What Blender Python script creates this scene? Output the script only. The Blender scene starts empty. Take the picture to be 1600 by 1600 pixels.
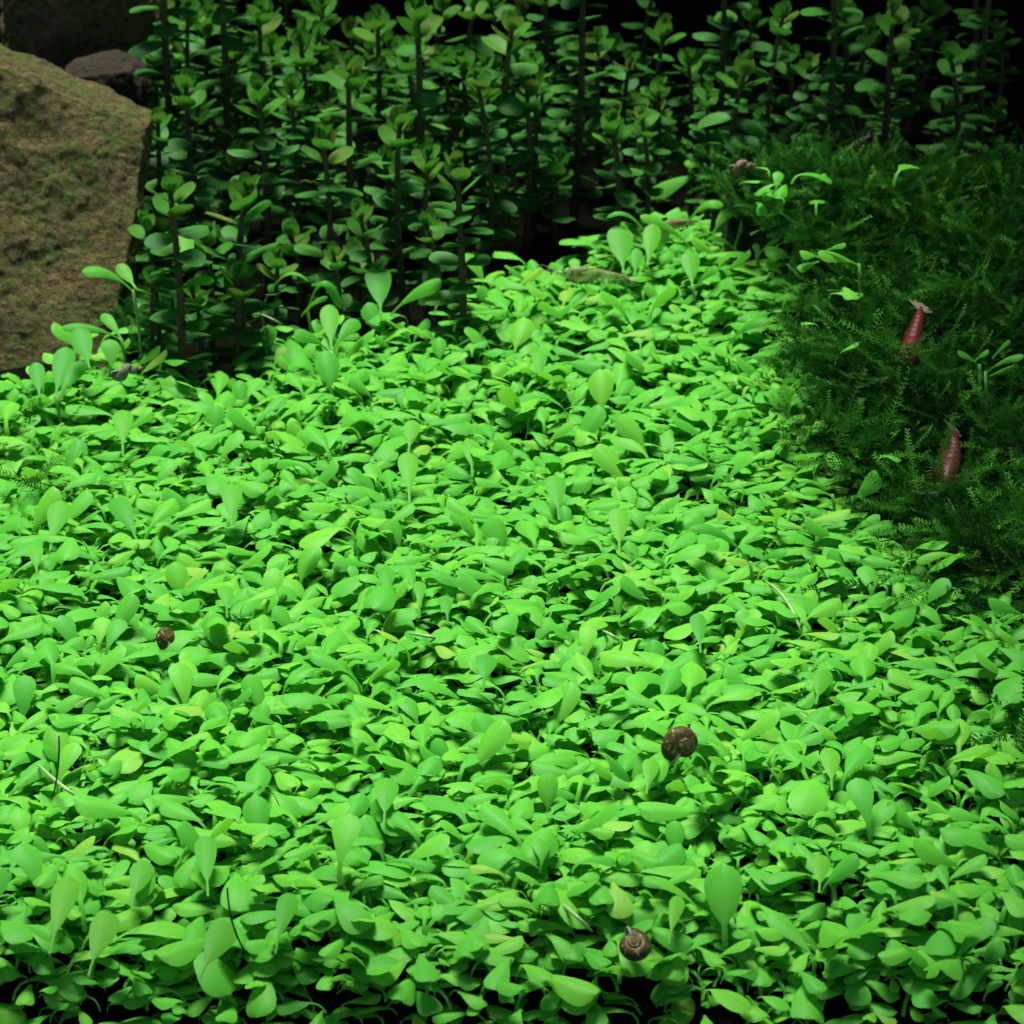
import bpy, math, random
import numpy as np
from mathutils import Vector, Matrix, noise
from mathutils.bvhtree import BVHTree

# ------------------------------------------------------------------ camera, world, sun, exposure
S = bpy.context.scene
R = math.radians
MM = 0.001
CAM_H, PITCH, FOV = 0.239, 23.0, 19.0
cam = bpy.data.cameras.new('camera'); cam_o = bpy.data.objects.new('camera', cam)
S.collection.objects.link(cam_o); S.camera = cam_o
cam_o.location = (0, 0, CAM_H); cam_o.rotation_euler = (R(90 - PITCH), 0, 0)
cam.sensor_width = 36; cam.sensor_fit = 'HORIZONTAL'; cam.angle = R(FOV)
cam.clip_start = 0.01; cam.clip_end = 50
cam.dof.use_dof = True; cam.dof.focus_distance = 0.55; cam.dof.aperture_fstop = 80

SUN_EL, SUN_AZ = 74.0, 340.0           # azimuth: direction the light comes from, 180 = from the camera side
wd = bpy.data.worlds.new('World'); S.world = wd; wd.use_nodes = True
wn = wd.node_tree; wn.nodes.clear()
wo = wn.nodes.new('ShaderNodeOutputWorld'); wb = wn.nodes.new('ShaderNodeBackground'); ws = wn.nodes.new('ShaderNodeTexSky')
ws.sky_type = 'NISHITA'; ws.sun_disc = False; ws.sun_elevation = R(SUN_EL); ws.sun_rotation = R(SUN_AZ)
wb.inputs['Strength'].default_value = 0.075
wn.links.new(ws.outputs['Color'], wb.inputs['Color']); wn.links.new(wb.outputs[0], wo.inputs['Surface'])
sun = bpy.data.lights.new('sun', 'SUN'); sun.energy = 4.5; sun.angle = R(24); sun.color = (1.0, 0.97, 0.9)
sun_o = bpy.data.objects.new('sun', sun); S.collection.objects.link(sun_o)
sd = Vector((math.sin(R(SUN_AZ)) * math.cos(R(SUN_EL)), math.cos(R(SUN_AZ)) * math.cos(R(SUN_EL)), math.sin(R(SUN_EL))))
sun_o.rotation_euler = sd.to_track_quat('Z', 'Y').to_euler(); sun_o.location = (0, 0.3, 2)
S.view_settings.view_transform = 'Standard'; S.view_settings.look = 'None'
S.view_settings.gamma = 1; S.view_settings.use_curve_mapping = False
S.view_settings.exposure = 1.08
S.cycles.max_bounces = 5; S.cycles.transparent_max_bounces = 8
S.cycles.transmission_bounces = 3; S.cycles.diffuse_bounces = 4; S.cycles.glossy_bounces = 1
S.cycles.use_adaptive_sampling = True; S.cycles.adaptive_threshold = 0.04; S.cycles.use_light_tree = False

# ------------------------------------------------------------------ helpers
random.seed(7); rng = np.random.default_rng(11)
FPX = 800 / math.tan(R(FOV / 2))
cp, sp_ = math.cos(R(PITCH)), math.sin(R(PITCH))
def ray(x, y):
    a, b = (x - 800) / FPX, (800 - y) / FPX
    return Vector((a, cp + b * sp_, -sp_ + b * cp))
def on_z(x, y, z):
    d = ray(x, y); t = (z - CAM_H) / d.z
    return Vector((0, 0, CAM_H)) + d * t
def on_y(x, y, Y):
    d = ray(x, y); return Vector((0, 0, CAM_H)) + d * (Y / d.y)
def proj(P):                      # N x 3 array -> pixel x, y in the photograph's frame
    P = np.atleast_2d(P); X, Y, Z = P[:, 0], P[:, 1], P[:, 2] - CAM_H
    d = Y * cp - Z * sp_; u = Y * sp_ + Z * cp
    return 800 + FPX * X / d, 800 - FPX * u / d
def pxmm(Y, z=0.0):               # pixels per metre at a depth
    return FPX / (Y * cp - (z - CAM_H) * sp_)

def ny(Y): return 0.652 + 1.21 * (Y - 0.539)   # depth scale of the planting
def tag(o, label=None, cat=None, group=None, kind=None):
    if label: o['label'] = label
    if cat: o['category'] = cat
    if group: o['group'] = group
    if kind: o['kind'] = kind
    return o
def mesh_np(name, V, F, mat=None, uv=None, attrs=None, smooth=True):
    V = np.asarray(V, dtype=np.float32); me = bpy.data.meshes.new(name)
    if isinstance(F, np.ndarray):
        k = F.shape[1]; n = len(F)
        me.vertices.add(len(V)); me.vertices.foreach_set('co', V.ravel())
        me.loops.add(n * k); me.loops.foreach_set('vertex_index', F.astype(np.int32).ravel())
        me.polygons.add(n); me.polygons.foreach_set('loop_start', np.arange(0, n * k, k, dtype=np.int32))
        me.update(calc_edges=True)
    else:
        me.from_pydata([tuple(map(float, v)) for v in V], [], F); me.update()
    me.polygons.foreach_set('use_smooth', np.full(len(me.polygons), smooth, dtype=bool))
    if uv is not None:
        L = np.empty(len(me.loops), dtype=np.int32); me.loops.foreach_get('vertex_index', L)
        ul = me.uv_layers.new(name='UVMap'); ul.data.foreach_set('uv', np.asarray(uv, dtype=np.float32)[L].ravel())
    for k2, a in (attrs or {}).items():
        at = me.attributes.new(k2, 'FLOAT', 'POINT'); at.data.foreach_set('value', np.asarray(a, dtype=np.float32))
    if mat: me.materials.append(mat)
    return me
def link(name, me, parent=None, M=None):
    o = bpy.data.objects.new(name, me); S.collection.objects.link(o)
    if parent: o.parent = parent
    if M is not None: o.matrix_basis = M
    return o
def empty(name, loc=(0, 0, 0)):
    o = bpy.data.objects.new(name, None); o.empty_display_size = 0.005
    o.location = loc; S.collection.objects.link(o); return o

def tube(pts, rad, n=6, caps=True):
    pts = [Vector(p) for p in pts]; m = len(pts); V = []; F = []
    if not hasattr(rad, '__len__'): rad = [rad] * m
    up = Vector((0.31, 0.17, 0.93)); side = None
    for i, p in enumerate(pts):
        t = (pts[min(i + 1, m - 1)] - pts[max(i - 1, 0)]).normalized()
        side = t.cross(up if side is None else side.cross(t)); 
        if side.length < 1e-6: side = t.cross(Vector((1, 0, 0)))
        side.normalize(); b = t.cross(side)
        for k in range(n):
            a = 2 * math.pi * k / n
            V.append(p + (side * math.cos(a) + b * math.sin(a)) * rad[i])
    for i in range(m - 1):
        for k in range(n):
            F.append((i * n + k, i * n + (k + 1) % n, (i + 1) * n + (k + 1) % n, (i + 1) * n + k))
    if caps:
        F.append(tuple(range(n - 1, -1, -1))); F.append(tuple((m - 1) * n + k for k in range(n)))
    return [tuple(v) for v in V], F
def bez(p0, p1, p2, n):
    return [p0 * (1 - t) ** 2 + p1 * 2 * t * (1 - t) + p2 * t * t for t in [i / (n - 1) for i in range(n)]]

# ------------------------------------------------------------------ materials
class N:
    def __init__(s, name):
        s.m = bpy.data.materials.new(name); s.m.use_nodes = True; s.t = s.m.node_tree; s.t.nodes.clear()
        s.out = s.n('OutputMaterial')
    def n(s, typ, **kw):
        nd = s.t.nodes.new('ShaderNode' + typ)
        for k, v in kw.items(): setattr(nd, k, v)
        return nd
    def l(s, a, b): s.t.links.new(a, b)
    def setin(s, sock, v):
        if hasattr(v, 'is_output'): s.l(v, sock)
        elif isinstance(v, tuple) and len(v) == 3: sock.default_value = (*v, 1)
        else: sock.default_value = v
    def noise(s, scale, detail=4, rough=0.55, coord=None, dist=0.0):
        nd = s.n('TexNoise'); nd.inputs['Scale'].default_value = scale; nd.inputs['Detail'].default_value = detail
        nd.inputs['Roughness'].default_value = rough; nd.inputs['Distortion'].default_value = dist
        if coord is not None: s.l(coord, nd.inputs['Vector'])
        return nd.outputs['Fac']
    def coord(s, kind='Object'): return s.n('TexCoord').outputs[kind]
    def math(s, op, a, b=0.0, clamp=False):
        nd = s.n('Math', operation=op); nd.use_clamp = clamp
        s.setin(nd.inputs[0], a); s.setin(nd.inputs[1], b); return nd.outputs[0]
    def mix(s, f, a, b):
        nd = s.n('Mix', data_type='RGBA'); s.setin(nd.inputs[0], f); s.setin(nd.inputs[6], a); s.setin(nd.inputs[7], b)
        return nd.outputs[2]
    def ramp(s, f, stops):
        nd = s.n('ValToRGB'); e = nd.color_ramp.elements
        while len(e) < len(stops): e.new(0.5)
        for el, (p, c) in zip(e, stops): el.position = p; el.color = (*c, 1)
        s.l(f, nd.inputs[0]); return nd.outputs[0]
    def rng(s, f, a, b, c=0.0, d=1.0):
        nd = s.n('MapRange'); s.l(f, nd.inputs[0])
        for i, v in enumerate((a, b, c, d)): nd.inputs[i + 1].default_value = v
        return nd.outputs[0]
    def bump(s, h, strength, dist):
        nd = s.n('Bump'); nd.inputs['Strength'].default_value = strength; nd.inputs['Distance'].default_value = dist
        s.l(h, nd.inputs['Height']); return nd.outputs[0]
    def bsdf(s, col, rough=0.5, spec=0.4, normal=None):
        b = s.n('BsdfPrincipled'); s.setin(b.inputs['Base Color'], col); s.setin(b.inputs['Roughness'], rough)
        b.inputs['Specular IOR Level'].default_value = spec
        if normal is not None: s.l(normal, b.inputs['Normal'])
        return b.outputs[0]
    def done(s, sh): s.l(sh, s.out.inputs['Surface']); return s.m

def leaf_rnd(nd):
    a = nd.n('Attribute', attribute_name='rnd').outputs['Fac']; o = nd.n('ObjectInfo').outputs['Random']
    return nd.math('FRACT', nd.math('ADD', a, o))
def mat_leaf(name, cols, tr_col, tr=0.35, rough=0.5, spec=0.25, vein=0.25, noise_scale=900, spots=0.0):
    nd = N(name); r = leaf_rnd(nd)
    col = nd.ramp(r, cols)
    uv = nd.n('SeparateXYZ'); nd.l(nd.n('UVMap', uv_map='UVMap').outputs[0], uv.inputs[0])
    u, v = uv.outputs[0], uv.outputs[1]
    dx = nd.math('ABSOLUTE', nd.math('SUBTRACT', u, 0.5))
    rib = nd.rng(dx, 0.0, 0.05, 1, 0)
    w = nd.n('TexWave', wave_type='BANDS', bands_direction='Y'); w.inputs['Scale'].default_value = 2.6
    w.inputs['Distortion'].default_value = 0.6
    cx = nd.n('CombineXYZ'); nd.l(u, cx.inputs[0]); nd.l(nd.math('SUBTRACT', v, nd.math('MULTIPLY', dx, 0.8)), cx.inputs[1])
    nd.l(cx.outputs[0], w.inputs[0])
    veins = nd.math('POWER', w.outputs['Fac'], 6.0)
    vv = nd.math('MAXIMUM', rib, nd.math('MULTIPLY', veins, 0.45))
    ns = nd.noise(noise_scale, 3, 0.6, nd.coord())
    col = nd.mix(nd.math('MULTIPLY', vv, vein), col, nd.mix(0.55, col, tuple(0.5 * c for c in cols[0][1])))
    col = nd.mix(nd.rng(ns, 0.35, 0.75, 0, 0.35), col, nd.mix(0.6, col, cols[2][1]))
    if spots:
        sp = nd.noise(420, 2, 0.5, nd.coord()); col = nd.mix(nd.rng(sp, 0.70, 0.76, 0, spots), col, (0.16, 0.12, 0.02))
    d = nd.n('BsdfDiffuse'); nd.l(col, d.inputs[0])
    t = nd.n('BsdfTranslucent'); nd.setin(t.inputs[0], nd.mix(0.5, col, tr_col))
    g = nd.n('BsdfGlossy'); g.inputs[0].default_value = (0.9, 1, 0.95, 1); g.inputs['Roughness'].default_value = rough
    m = nd.n('MixShader'); m.inputs[0].default_value = tr; nd.l(d.outputs[0], m.inputs[1]); nd.l(t.outputs[0], m.inputs[2])
    m2 = nd.n('MixShader'); m2.inputs[0].default_value = spec * 0.1; nd.l(m.outputs[0], m2.inputs[1]); nd.l(g.outputs[0], m2.inputs[2])
    return nd.done(m2.outputs[0])

M_CARPET = mat_leaf('carpet_leaf', [(0.0, (0.060, 0.33, 0.032)), (0.35, (0.080, 0.38, 0.034)), (0.72, (0.104, 0.42, 0.034)), (0.97, (0.14, 0.45, 0.036)), (1.0, (0.21, 0.42, 0.05))],
                    (0.18, 0.58, 0.03), tr=0.36, rough=0.5, spec=0.09, vein=0.40, spots=0.35)
M_CARPET2 = mat_leaf('standing_carpet_leaf', [(0.0, (0.060, 0.33, 0.032)), (0.35, (0.080, 0.38, 0.034)), (0.72, (0.104, 0.42, 0.034)), (0.97, (0.14, 0.45, 0.036))],
                     (0.22, 0.66, 0.04), tr=0.55, rough=0.5, spec=0.08, vein=0.35)
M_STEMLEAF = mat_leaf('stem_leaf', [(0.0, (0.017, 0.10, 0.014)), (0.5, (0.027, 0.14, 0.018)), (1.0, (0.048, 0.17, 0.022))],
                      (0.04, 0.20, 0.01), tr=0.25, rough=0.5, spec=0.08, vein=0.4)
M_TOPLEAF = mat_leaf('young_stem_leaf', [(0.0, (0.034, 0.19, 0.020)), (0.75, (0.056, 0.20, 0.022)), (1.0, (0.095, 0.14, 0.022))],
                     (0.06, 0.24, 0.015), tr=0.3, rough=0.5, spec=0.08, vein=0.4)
def mat_simple(name, c1, c2, scale, rough=0.6, spec=0.3, bump=0.3, bdist=0.0005):
    nd = N(name); ns = nd.noise(scale, 5, 0.6, nd.coord())
    return nd.done(nd.bsdf(nd.mix(nd.rng(ns, 0.3, 0.7), c1, c2), rough, spec, nd.bump(ns, bump, bdist)))
M_STEM = mat_simple('red_brown_stem', (0.055, 0.030, 0.014), (0.035, 0.045, 0.012), 500)
M_RUNNER = mat_simple('pale_runner', (0.16, 0.30, 0.09), (0.26, 0.37, 0.16), 300, 0.4, 0.4, 0.1)
M_PETIOLE = mat_simple('green_stalk', (0.10, 0.30, 0.04), (0.16, 0.36, 0.06), 300, 0.5, 0.3, 0.1)
M_THREAD = mat_simple('dark_algae_thread', (0.012, 0.045, 0.012), (0.02, 0.06, 0.015), 300)
M_SOIL = mat_simple('dark_soil', (0.0015, 0.0025, 0.001), (0.004, 0.005, 0.002), 700, 0.95, 0.02, 1.0, 0.002)
M_BACK = mat_simple('black_back_panel', (0.002, 0.003, 0.002), (0.004, 0.005, 0.003), 20, 0.95, 0.0, 0.0)
def mat_moss():
    nd = N('moss'); r = leaf_rnd(nd); tip = nd.n('Attribute', attribute_name='tip').outputs['Fac']
    col = nd.ramp(r, [(0, (0.005, 0.032, 0.004)), (0.6, (0.010, 0.060, 0.006)), (1, (0.026, 0.105, 0.010))])
    col = nd.mix(nd.math('MULTIPLY', nd.math('POWER', tip, 5.0), nd.rng(r, 0.3, 1.0)), col, (0.10, 0.36, 0.04))
    b_ = nd.n('BsdfDiffuse'); nd.l(col, b_.inputs[0]); b = b_.outputs[0]; t = nd.n('BsdfTranslucent'); nd.l(col, t.inputs[0])
    m = nd.n('MixShader'); m.inputs[0].default_value = 0.25; nd.l(b, m.inputs[1]); nd.l(t.outputs[0], m.inputs[2])
    return nd.done(m.outputs[0])
M_MOSS = mat_moss()
M_MOSSBASE = mat_simple('moss_underlayer', (0.004, 0.014, 0.004), (0.008, 0.03, 0.006), 400, 0.95, 0.1, 1.0, 0.002)
def mat_stone(name, a, b, c, algae, dark=0.8):
    nd = N(name); co = nd.coord()
    n1 = nd.noise(60, 6, 0.65, co); n2 = nd.noise(420, 5, 0.75, co); n3 = nd.noise(800, 4, 0.75, co); n4 = nd.noise(140, 5, 0.7, co)
    col = nd.mix(nd.rng(n1, 0.35, 0.65), a, b)
    col = nd.mix(nd.rng(n3, 0.45, 0.70), col, c)
    col = nd.mix(nd.rng(n2, 0.50, 0.36, 0, dark), col, (0.014, 0.011, 0.006))
    am = nd.math('MULTIPLY', nd.rng(n4, 0.42, 0.54), nd.rng(n2, 0.46, 0.58))
    col = nd.mix(am, col, algae)
    h = nd.math('ADD', nd.math('MULTIPLY', n2, 1.0), nd.math('MULTIPLY', n3, 0.5))
    return nd.done(nd.bsdf(col, 0.85, 0.25, nd.bump(h, 1.0, 0.003)))
M_STONE = mat_stone('brown_granular_stone', (0.105, 0.074, 0.020), (0.070, 0.067, 0.013), (0.19, 0.145, 0.052), (0.055, 0.110, 0.010))
M_STONE2 = mat_stone('dark_mossy_stone', (0.13, 0.085, 0.035), (0.08, 0.085, 0.022), (0.22, 0.16, 0.08), (0.05, 0.11, 0.014))
M_STONE3 = mat_stone('reddish_stone', (0.034, 0.017, 0.006), (0.024, 0.016, 0.005), (0.06, 0.036, 0.015), (0.014, 0.026, 0.004), 0.6)

# ------------------------------------------------------------------ setting: tank bed and back panel
def bed_z(X, Y):
    return (-0.0125 + 0.0022 * np.sin(X * 61 + 1.3) * np.cos(Y * 47) + 0.0016 * np.sin(X * 140 + Y * 90)
            - 0.026 * np.clip((0.402 - Y) / 0.014, 0, 1) ** 2)
gx = np.linspace(-0.6, 0.6, 121); gy = np.linspace(0.30, 1.0, 80)
GX, GY = np.meshgrid(gx, gy); GZ = bed_z(GX, GY) - 0.001 + rng.normal(0, 0.0003, GX.shape)
V = np.stack([GX, GY, GZ], -1).reshape(-1, 3); w_ = len(gx); I = np.arange(w_ * (len(gy) - 1)).reshape(-1, w_)[:, :-1].ravel()
bed = link('ground', mesh_np('ground', V, np.stack([I, I + 1, I + w_ + 1, I + w_], -1), M_SOIL)); tag(bed, kind='structure')
def box(x0, x1, y0, y1, z0, z1):
    V = [(x, y, z) for x in (x0, x1) for y in (y0, y1) for z in (z0, z1)]
    return V, [(0, 1, 3, 2), (4, 6, 7, 5), (0, 4, 5, 1), (2, 3, 7, 6), (0, 2, 6, 4), (1, 5, 7, 3)]
bv, bf = box(-0.9, 0.9, 1.0, 1.006, -0.04, 0.45)
tag(link('back_wall', mesh_np('back_wall', bv, bf, M_BACK, smooth=False)), kind='structure')

# unseen plates added to shade back, right and front; their opening shapes the light
HZ, HX0, HX1, HY0, HY1 = 0.33, -0.29, 0.075, 0.465, 0.965
for x0, x1, y0, y1 in ((-0.9, HX0, 0.30, 1.0), (HX1, 0.9, 0.30, 1.0), (HX0, HX1, 0.30, HY0), (HX0, HX1, HY1, 1.0)):
    bv, bf = box(x0, x1, y0, y1, HZ, HZ + 0.008); tag(link('added_shade_lid', mesh_np('added_shade_lid', bv, bf, M_BACK, smooth=False)), kind='structure')

# ------------------------------------------------------------------ stones
def stone(name, corners, yf, yb, mat, res, seed, amp, label, round_=0.28, lean=0.0):
    """corners: four (x, z) in metres, top-left, top-right, bottom-right, bottom-left; yf / yb: front and back depth"""
    V = []; F = []; idx = {}
    def vert(p):
        k = tuple(round(c * 4096) for c in p)
        if k not in idx:
            idx[k] = len(V); V.append(p)
        return idx[k]
    n = res
    for ax in range(3):
        for s in (-1, 1):
            for i in range(n):
                for j in range(n):
                    q = []
                    for a, b in ((i, j), (i + 1, j), (i + 1, j + 1), (i, j + 1)):
                        p = [0, 0, 0]; p[ax] = s; p[(ax + 1) % 3] = -1 + 2 * a / n; p[(ax + 2) % 3] = -1 + 2 * b / n
                        q.append(vert(tuple(p)))
                    F.append(q if s > 0 else q[::-1])
    tl, tr, br, bl = [Vector(c) for c in corners]; out = []
    cx = (tl + tr + br + bl) / 4; off = Vector((seed * 3.7, seed * 1.3, seed * 7.1))
    for p in V:
        v = Vector(p); sph = v.normalized(); v = v.lerp(sph * 1.12, round_)
        u, w = (v.x + 1) / 2, (v.z + 1) / 2
        xz = (bl * (1 - u) + br * u) * (1 - w) + (tl * (1 - u) + tr * u) * w
        y = yf + (yb - yf) * (v.y + 1) / 2 + lean * (w - 0.5)
        P = Vector((xz.x, y, xz.y)); q = P * 22 + off
        d = noise.fractal(q, 0.9, 2.1, 4) * amp + noise.fractal(P * 120 + off, 0.8, 2.0, 4) * amp * 0.22 + noise.fractal(P * 420 + off, 0.7, 2.0, 3) * amp * 0.13
        P += sph * d; out.append(P)
    base = Vector((cx.x, (yf + yb) / 2, min(bl.y, br.y)))
    o = link(name, mesh_np(name, [tuple(P - base) for P in out], F, mat)); o.location = base
    return tag(o, label, 'stone')
def c2(x, y, Y): p = on_y(x, y, Y); return (p.x, p.z)
Ys = 0.685
stone('stone', [c2(-330, 30, Ys), c2(216, 255, Ys), c2(170, 640, Ys), c2(-330, 720, Ys)], Ys + 0.006, Ys + 0.024, M_STONE, 150, 1.0, 0.0032,
      'large rough brown stone with green algae specks at the left edge', 0.14, 0.05)
Yd = 0.80
stone('stone', [c2(20, -120, Yd), c2(215, -110, Yd), c2(225, 90, Yd), c2(-10, 130, Yd)], Yd, Yd + 0.05, M_STONE2, 44, 2.0, 0.006,
      'dark mossy stone behind the big brown stone, at the top corner', 0.45)
Yr = 0.765
stone('stone', [c2(95, 120, Yr), c2(210, 106, Yr), c2(235, 190, Yr), c2(90, 185, Yr)], Yr, Yr + 0.02, M_STONE3, 36, 3.0, 0.003,
      'small reddish stone wedged between the two bigger stones', 0.5)

# ------------------------------------------------------------------ leaf shapes
NA, NC = 12, 5
vgrid = np.array([-1, -0.55, 0, 0.55, 1.0])
def blade_profile(t, peak=0.62):
    t = np.clip(t, 0, 1); return t ** (peak * 1.1) * np.clip(1 - t ** 4.6, 0, 1) ** 0.5 * 1.17
def leaf_from_line(C, wid, up, cup, twist=0.0, fold=0.0):
    """C: n x 3 centre line; wid: n widths; up: rough upper side; returns vertices, faces, uv"""
    n = len(C); T = np.gradient(C, axis=0); T /= np.linalg.norm(T, axis=1)[:, None] + 1e-12
    up = np.asarray(up, float); side = np.cross(T, up); side /= np.linalg.norm(side, axis=1)[:, None] + 1e-12
    nor = np.cross(side, T)
    tw = np.linspace(0, twist, n)[:, None]
    side, nor = side * np.cos(tw) + nor * np.sin(tw), nor * np.cos(tw) - side * np.sin(tw)
    W = wid[:, None, None] * 0.5
    V = C[:, None, :] + side[:, None, :] * (vgrid[None, :, None] * W) - nor[:, None, :] * (W * (cup * vgrid[None, :, None] ** 2 - fold * np.abs(vgrid[None, :, None])))
    V = V.reshape(-1, 3); i = np.arange(n - 1)[:, None] * NC + np.arange(NC - 1)[None, :]; i = i.ravel()
    F = np.stack([i, i + 1, i + NC + 1, i + NC], -1)
    uv = np.stack(np.meshgrid((vgrid + 1) / 2, np.linspace(0, 1, n)), -1).reshape(-1, 2)
    return V, F, uv
def spoon(Lp, Lb, W, e0, e1, droop, cup, twist, side_bend=0.0, peak=0.62):
    """stalk + spoon blade growing from the origin, bending towards +X. Lengths in mm"""
    k = 4; ts = np.concatenate([np.linspace(0, 0.98, k) * Lp, Lp + Lb * (1 - (1 - np.linspace(0, 1, NA - k)) ** 1.75)])
    tot = Lp + Lb; s = ts / tot; f = Lp / tot
    ang = np.where(s < f, e0 + (e1 - e0) * (s / max(f, 1e-3)) ** 2, e1 - droop * ((s - f) / (1 - f)))
    d = np.diff(ts, prepend=0)
    x = np.cumsum(np.cos(ang) * d); z = np.cumsum(np.sin(ang) * d); y = side_bend * (s ** 2) * tot
    C = np.stack([x, y, z], -1) * MM
    tb = np.clip((ts - Lp) / Lb, 0, 1)
    wid = np.maximum(W * blade_profile(tb, peak), np.where(tb < 0.99, 0.55, 0.12)) * MM
    return leaf_from_line(C, wid, (-0.35, 0, 1.0), cup, twist)
variants = []
for i in range(24):
    up = i % 9 == 0                    # upright spoons among the flat ones
    Lb = rng.uniform(4.4, 6.4); W = Lb * rng.uniform(0.60, 0.78)
    e1 = rng.uniform(45, 75) if up else rng.uniform(6, 28)
    droop = rng.uniform(20, 55) if up else rng.uniform(18, 52)
    variants.append(spoon(rng.uniform(1.8, 3.4), Lb, W, R(rng.uniform(62, 88)), R(e1), R(droop), rng.uniform(0.18, 0.65),
                          rng.uniform(-0.18, 0.18), rng.uniform(-0.12, 0.12), rng.uniform(0.42, 0.72)))
VV = np.stack([v[0] for v in variants]); FQ = variants[0][1]; UVQ = variants[0][2]
var_mesh = [mesh_np('leaf', v[0], v[1], M_CARPET, v[2]) for v in variants]

def in_poly(px, py, poly):
    inside = np.zeros(len(px), bool); n = len(poly); j = n - 1
    for i in range(n):
        xi, yi = poly[i]; xj, yj = poly[j]
        c = ((yi > py) != (yj > py)) & (px < (xj - xi) * (py - yi) / (yj - yi + 1e-9) + xi)
        inside ^= c; j = i
    return inside

def moss_h(X, Y):
    return (0.002 + 0.017 * np.clip((Y - 0.55) / 0.16, 0, 1) - 0.03 * np.clip((Y - 0.765) / 0.05, 0, 1)
            + 0.0055 * np.sin(X * 105 + Y * 30) * np.cos(Y * 90 + X * 20) + 0.003 * np.sin(X * 210 + 2) * np.sin(Y * 190))
moss_out = [(1235, 500), (1300, 440), (1310, 390), (1235, 330), (1140, 300), (1115, 264), (1180, 240), (1300, 250), (1450, 258), (1900, 262), (2100, 900), (1640, 925), (1540, 885), (1465, 845),
            (1425, 785), (1340, 745), (1315, 690), (1295, 620), (1275, 540)]
def surf(x, y):                    # depth where the planted surface is met
    for Y in np.arange(0.40, 0.9, 0.002):
        p = on_y(x, y, Y); a, b = proj(np.array([[p.x, p.y, max(p.z, 0.0)]])); z = 0.002
        if in_poly(a, b, moss_out)[0]: z = max(z, float(moss_h(p.x, p.y)) + 0.006)
        if p.z <= z: return float(Y) - 0.001
    return 0.8

# ------------------------------------------------------------------ ground-cover carpet
# outline of the bed on the ground, traced as where it meets stone, stem plants and moss
outline = [(-500, 560), (0, 585), (90, 580), (170, 545), (260, 590), (370, 560), (410, 500), (560, 500), (640, 505), (735, 500), (770, 430), (900, 405), (960, 350),
           (1130, 338), (1225, 372), (1270, 420), (1235, 480), (1225, 540), (1250, 620), (1270, 690), (1290, 750), (1390, 795), (1440, 870), (1540, 925), (1640, 955), (2100, 1000), (2100, 1640), (-500, 1640)]
pts = []
cell = 0.00180
for X in np.arange(-0.17, 0.17, cell):
    for Y in np.arange(0.391, 0.80, cell):
        pts.append((X + rng.uniform(-1, 1) * cell, Y + rng.uniform(-1, 1) * cell))
pts = np.array(pts); PX, PY = proj(np.column_stack([pts, np.zeros(len(pts))]))
jx, jy = rng.normal(0, 14, len(pts)), rng.normal(0, 10, len(pts))
ok = in_poly(PX + jx, PY + jy, outline) & (PX > -260) & (PX < 1860)
pts = pts[ok]; bz = bed_z(pts[:, 0], pts[:, 1])
sx, sy = rng.uniform(1150, 1480, 900), rng.uniform(300, 900, 900)
keep = in_poly(sx, sy, moss_out) & ((sx - 1230 - 0.35 * np.clip(sy - 700, 0, 999)) < rng.exponential(38, 900)) & (rng.random(900) < 0.42); sx, sy = sx[keep], sy[keep]
stray = np.array([tuple(on_y(a, b, surf(a, b) - 0.003)) for a, b in zip(sx, sy)])
pts = np.vstack([pts, stray[:, :2]]); bz = np.concatenate([bz, stray[:, 2] - 0.006]); nL = len(pts)
lump = np.array([noise.noise(Vector((x * 38, y * 38, 3.1))) + 0.6 * noise.noise(Vector((x * 95, y * 95, 8.1))) for x, y in pts])
big = np.array([noise.noise(Vector((x * 60, y * 60, 21.0))) for x, y in pts])
layer = rng.random(nL)
h0 = 0.0040 + 0.0058 * layer + 0.0020 * lump
front = np.clip((pts[:, 1] - 0.393) / 0.018, 0, 1)
h0 = h0 * (0.25 + 0.75 * front)
scale = np.clip(rng.lognormal(-0.05, 0.26, nL) + 0.15 * big, 0.5, 1.38)
scale = scale * (0.78 + 0.38 * layer)
tall = rng.random(nL) < 0.035; h0[tall] += 0.003; scale[tall] *= 1.12
vi = rng.integers(0, len(variants), nL); az = rng.uniform(0, 2 * math.pi, nL)
tilt = rng.normal(0, 0.09, (nL, 2))
mats = []
for i in range(nL):
    Mx = (Matrix.Translation((pts[i, 0], pts[i, 1], bz[i] + max(h0[i], 0.0005))) @ Matrix.Rotation(tilt[i, 0], 4, 'X') @ Matrix.Rotation(tilt[i, 1], 4, 'Y')
          @ Matrix.Rotation(az[i], 4, 'Z') @ Matrix.Diagonal((scale[i], scale[i], scale[i] * 1.0, 1)))
    mats.append(Mx)
MA = np.array([np.array(m) for m in mats])
W3 = np.einsum('nij,nkj->nki', MA[:, :3, :3], VV[vi]) + MA[:, None, :3, 3]
nv = W3.shape[1]
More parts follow.
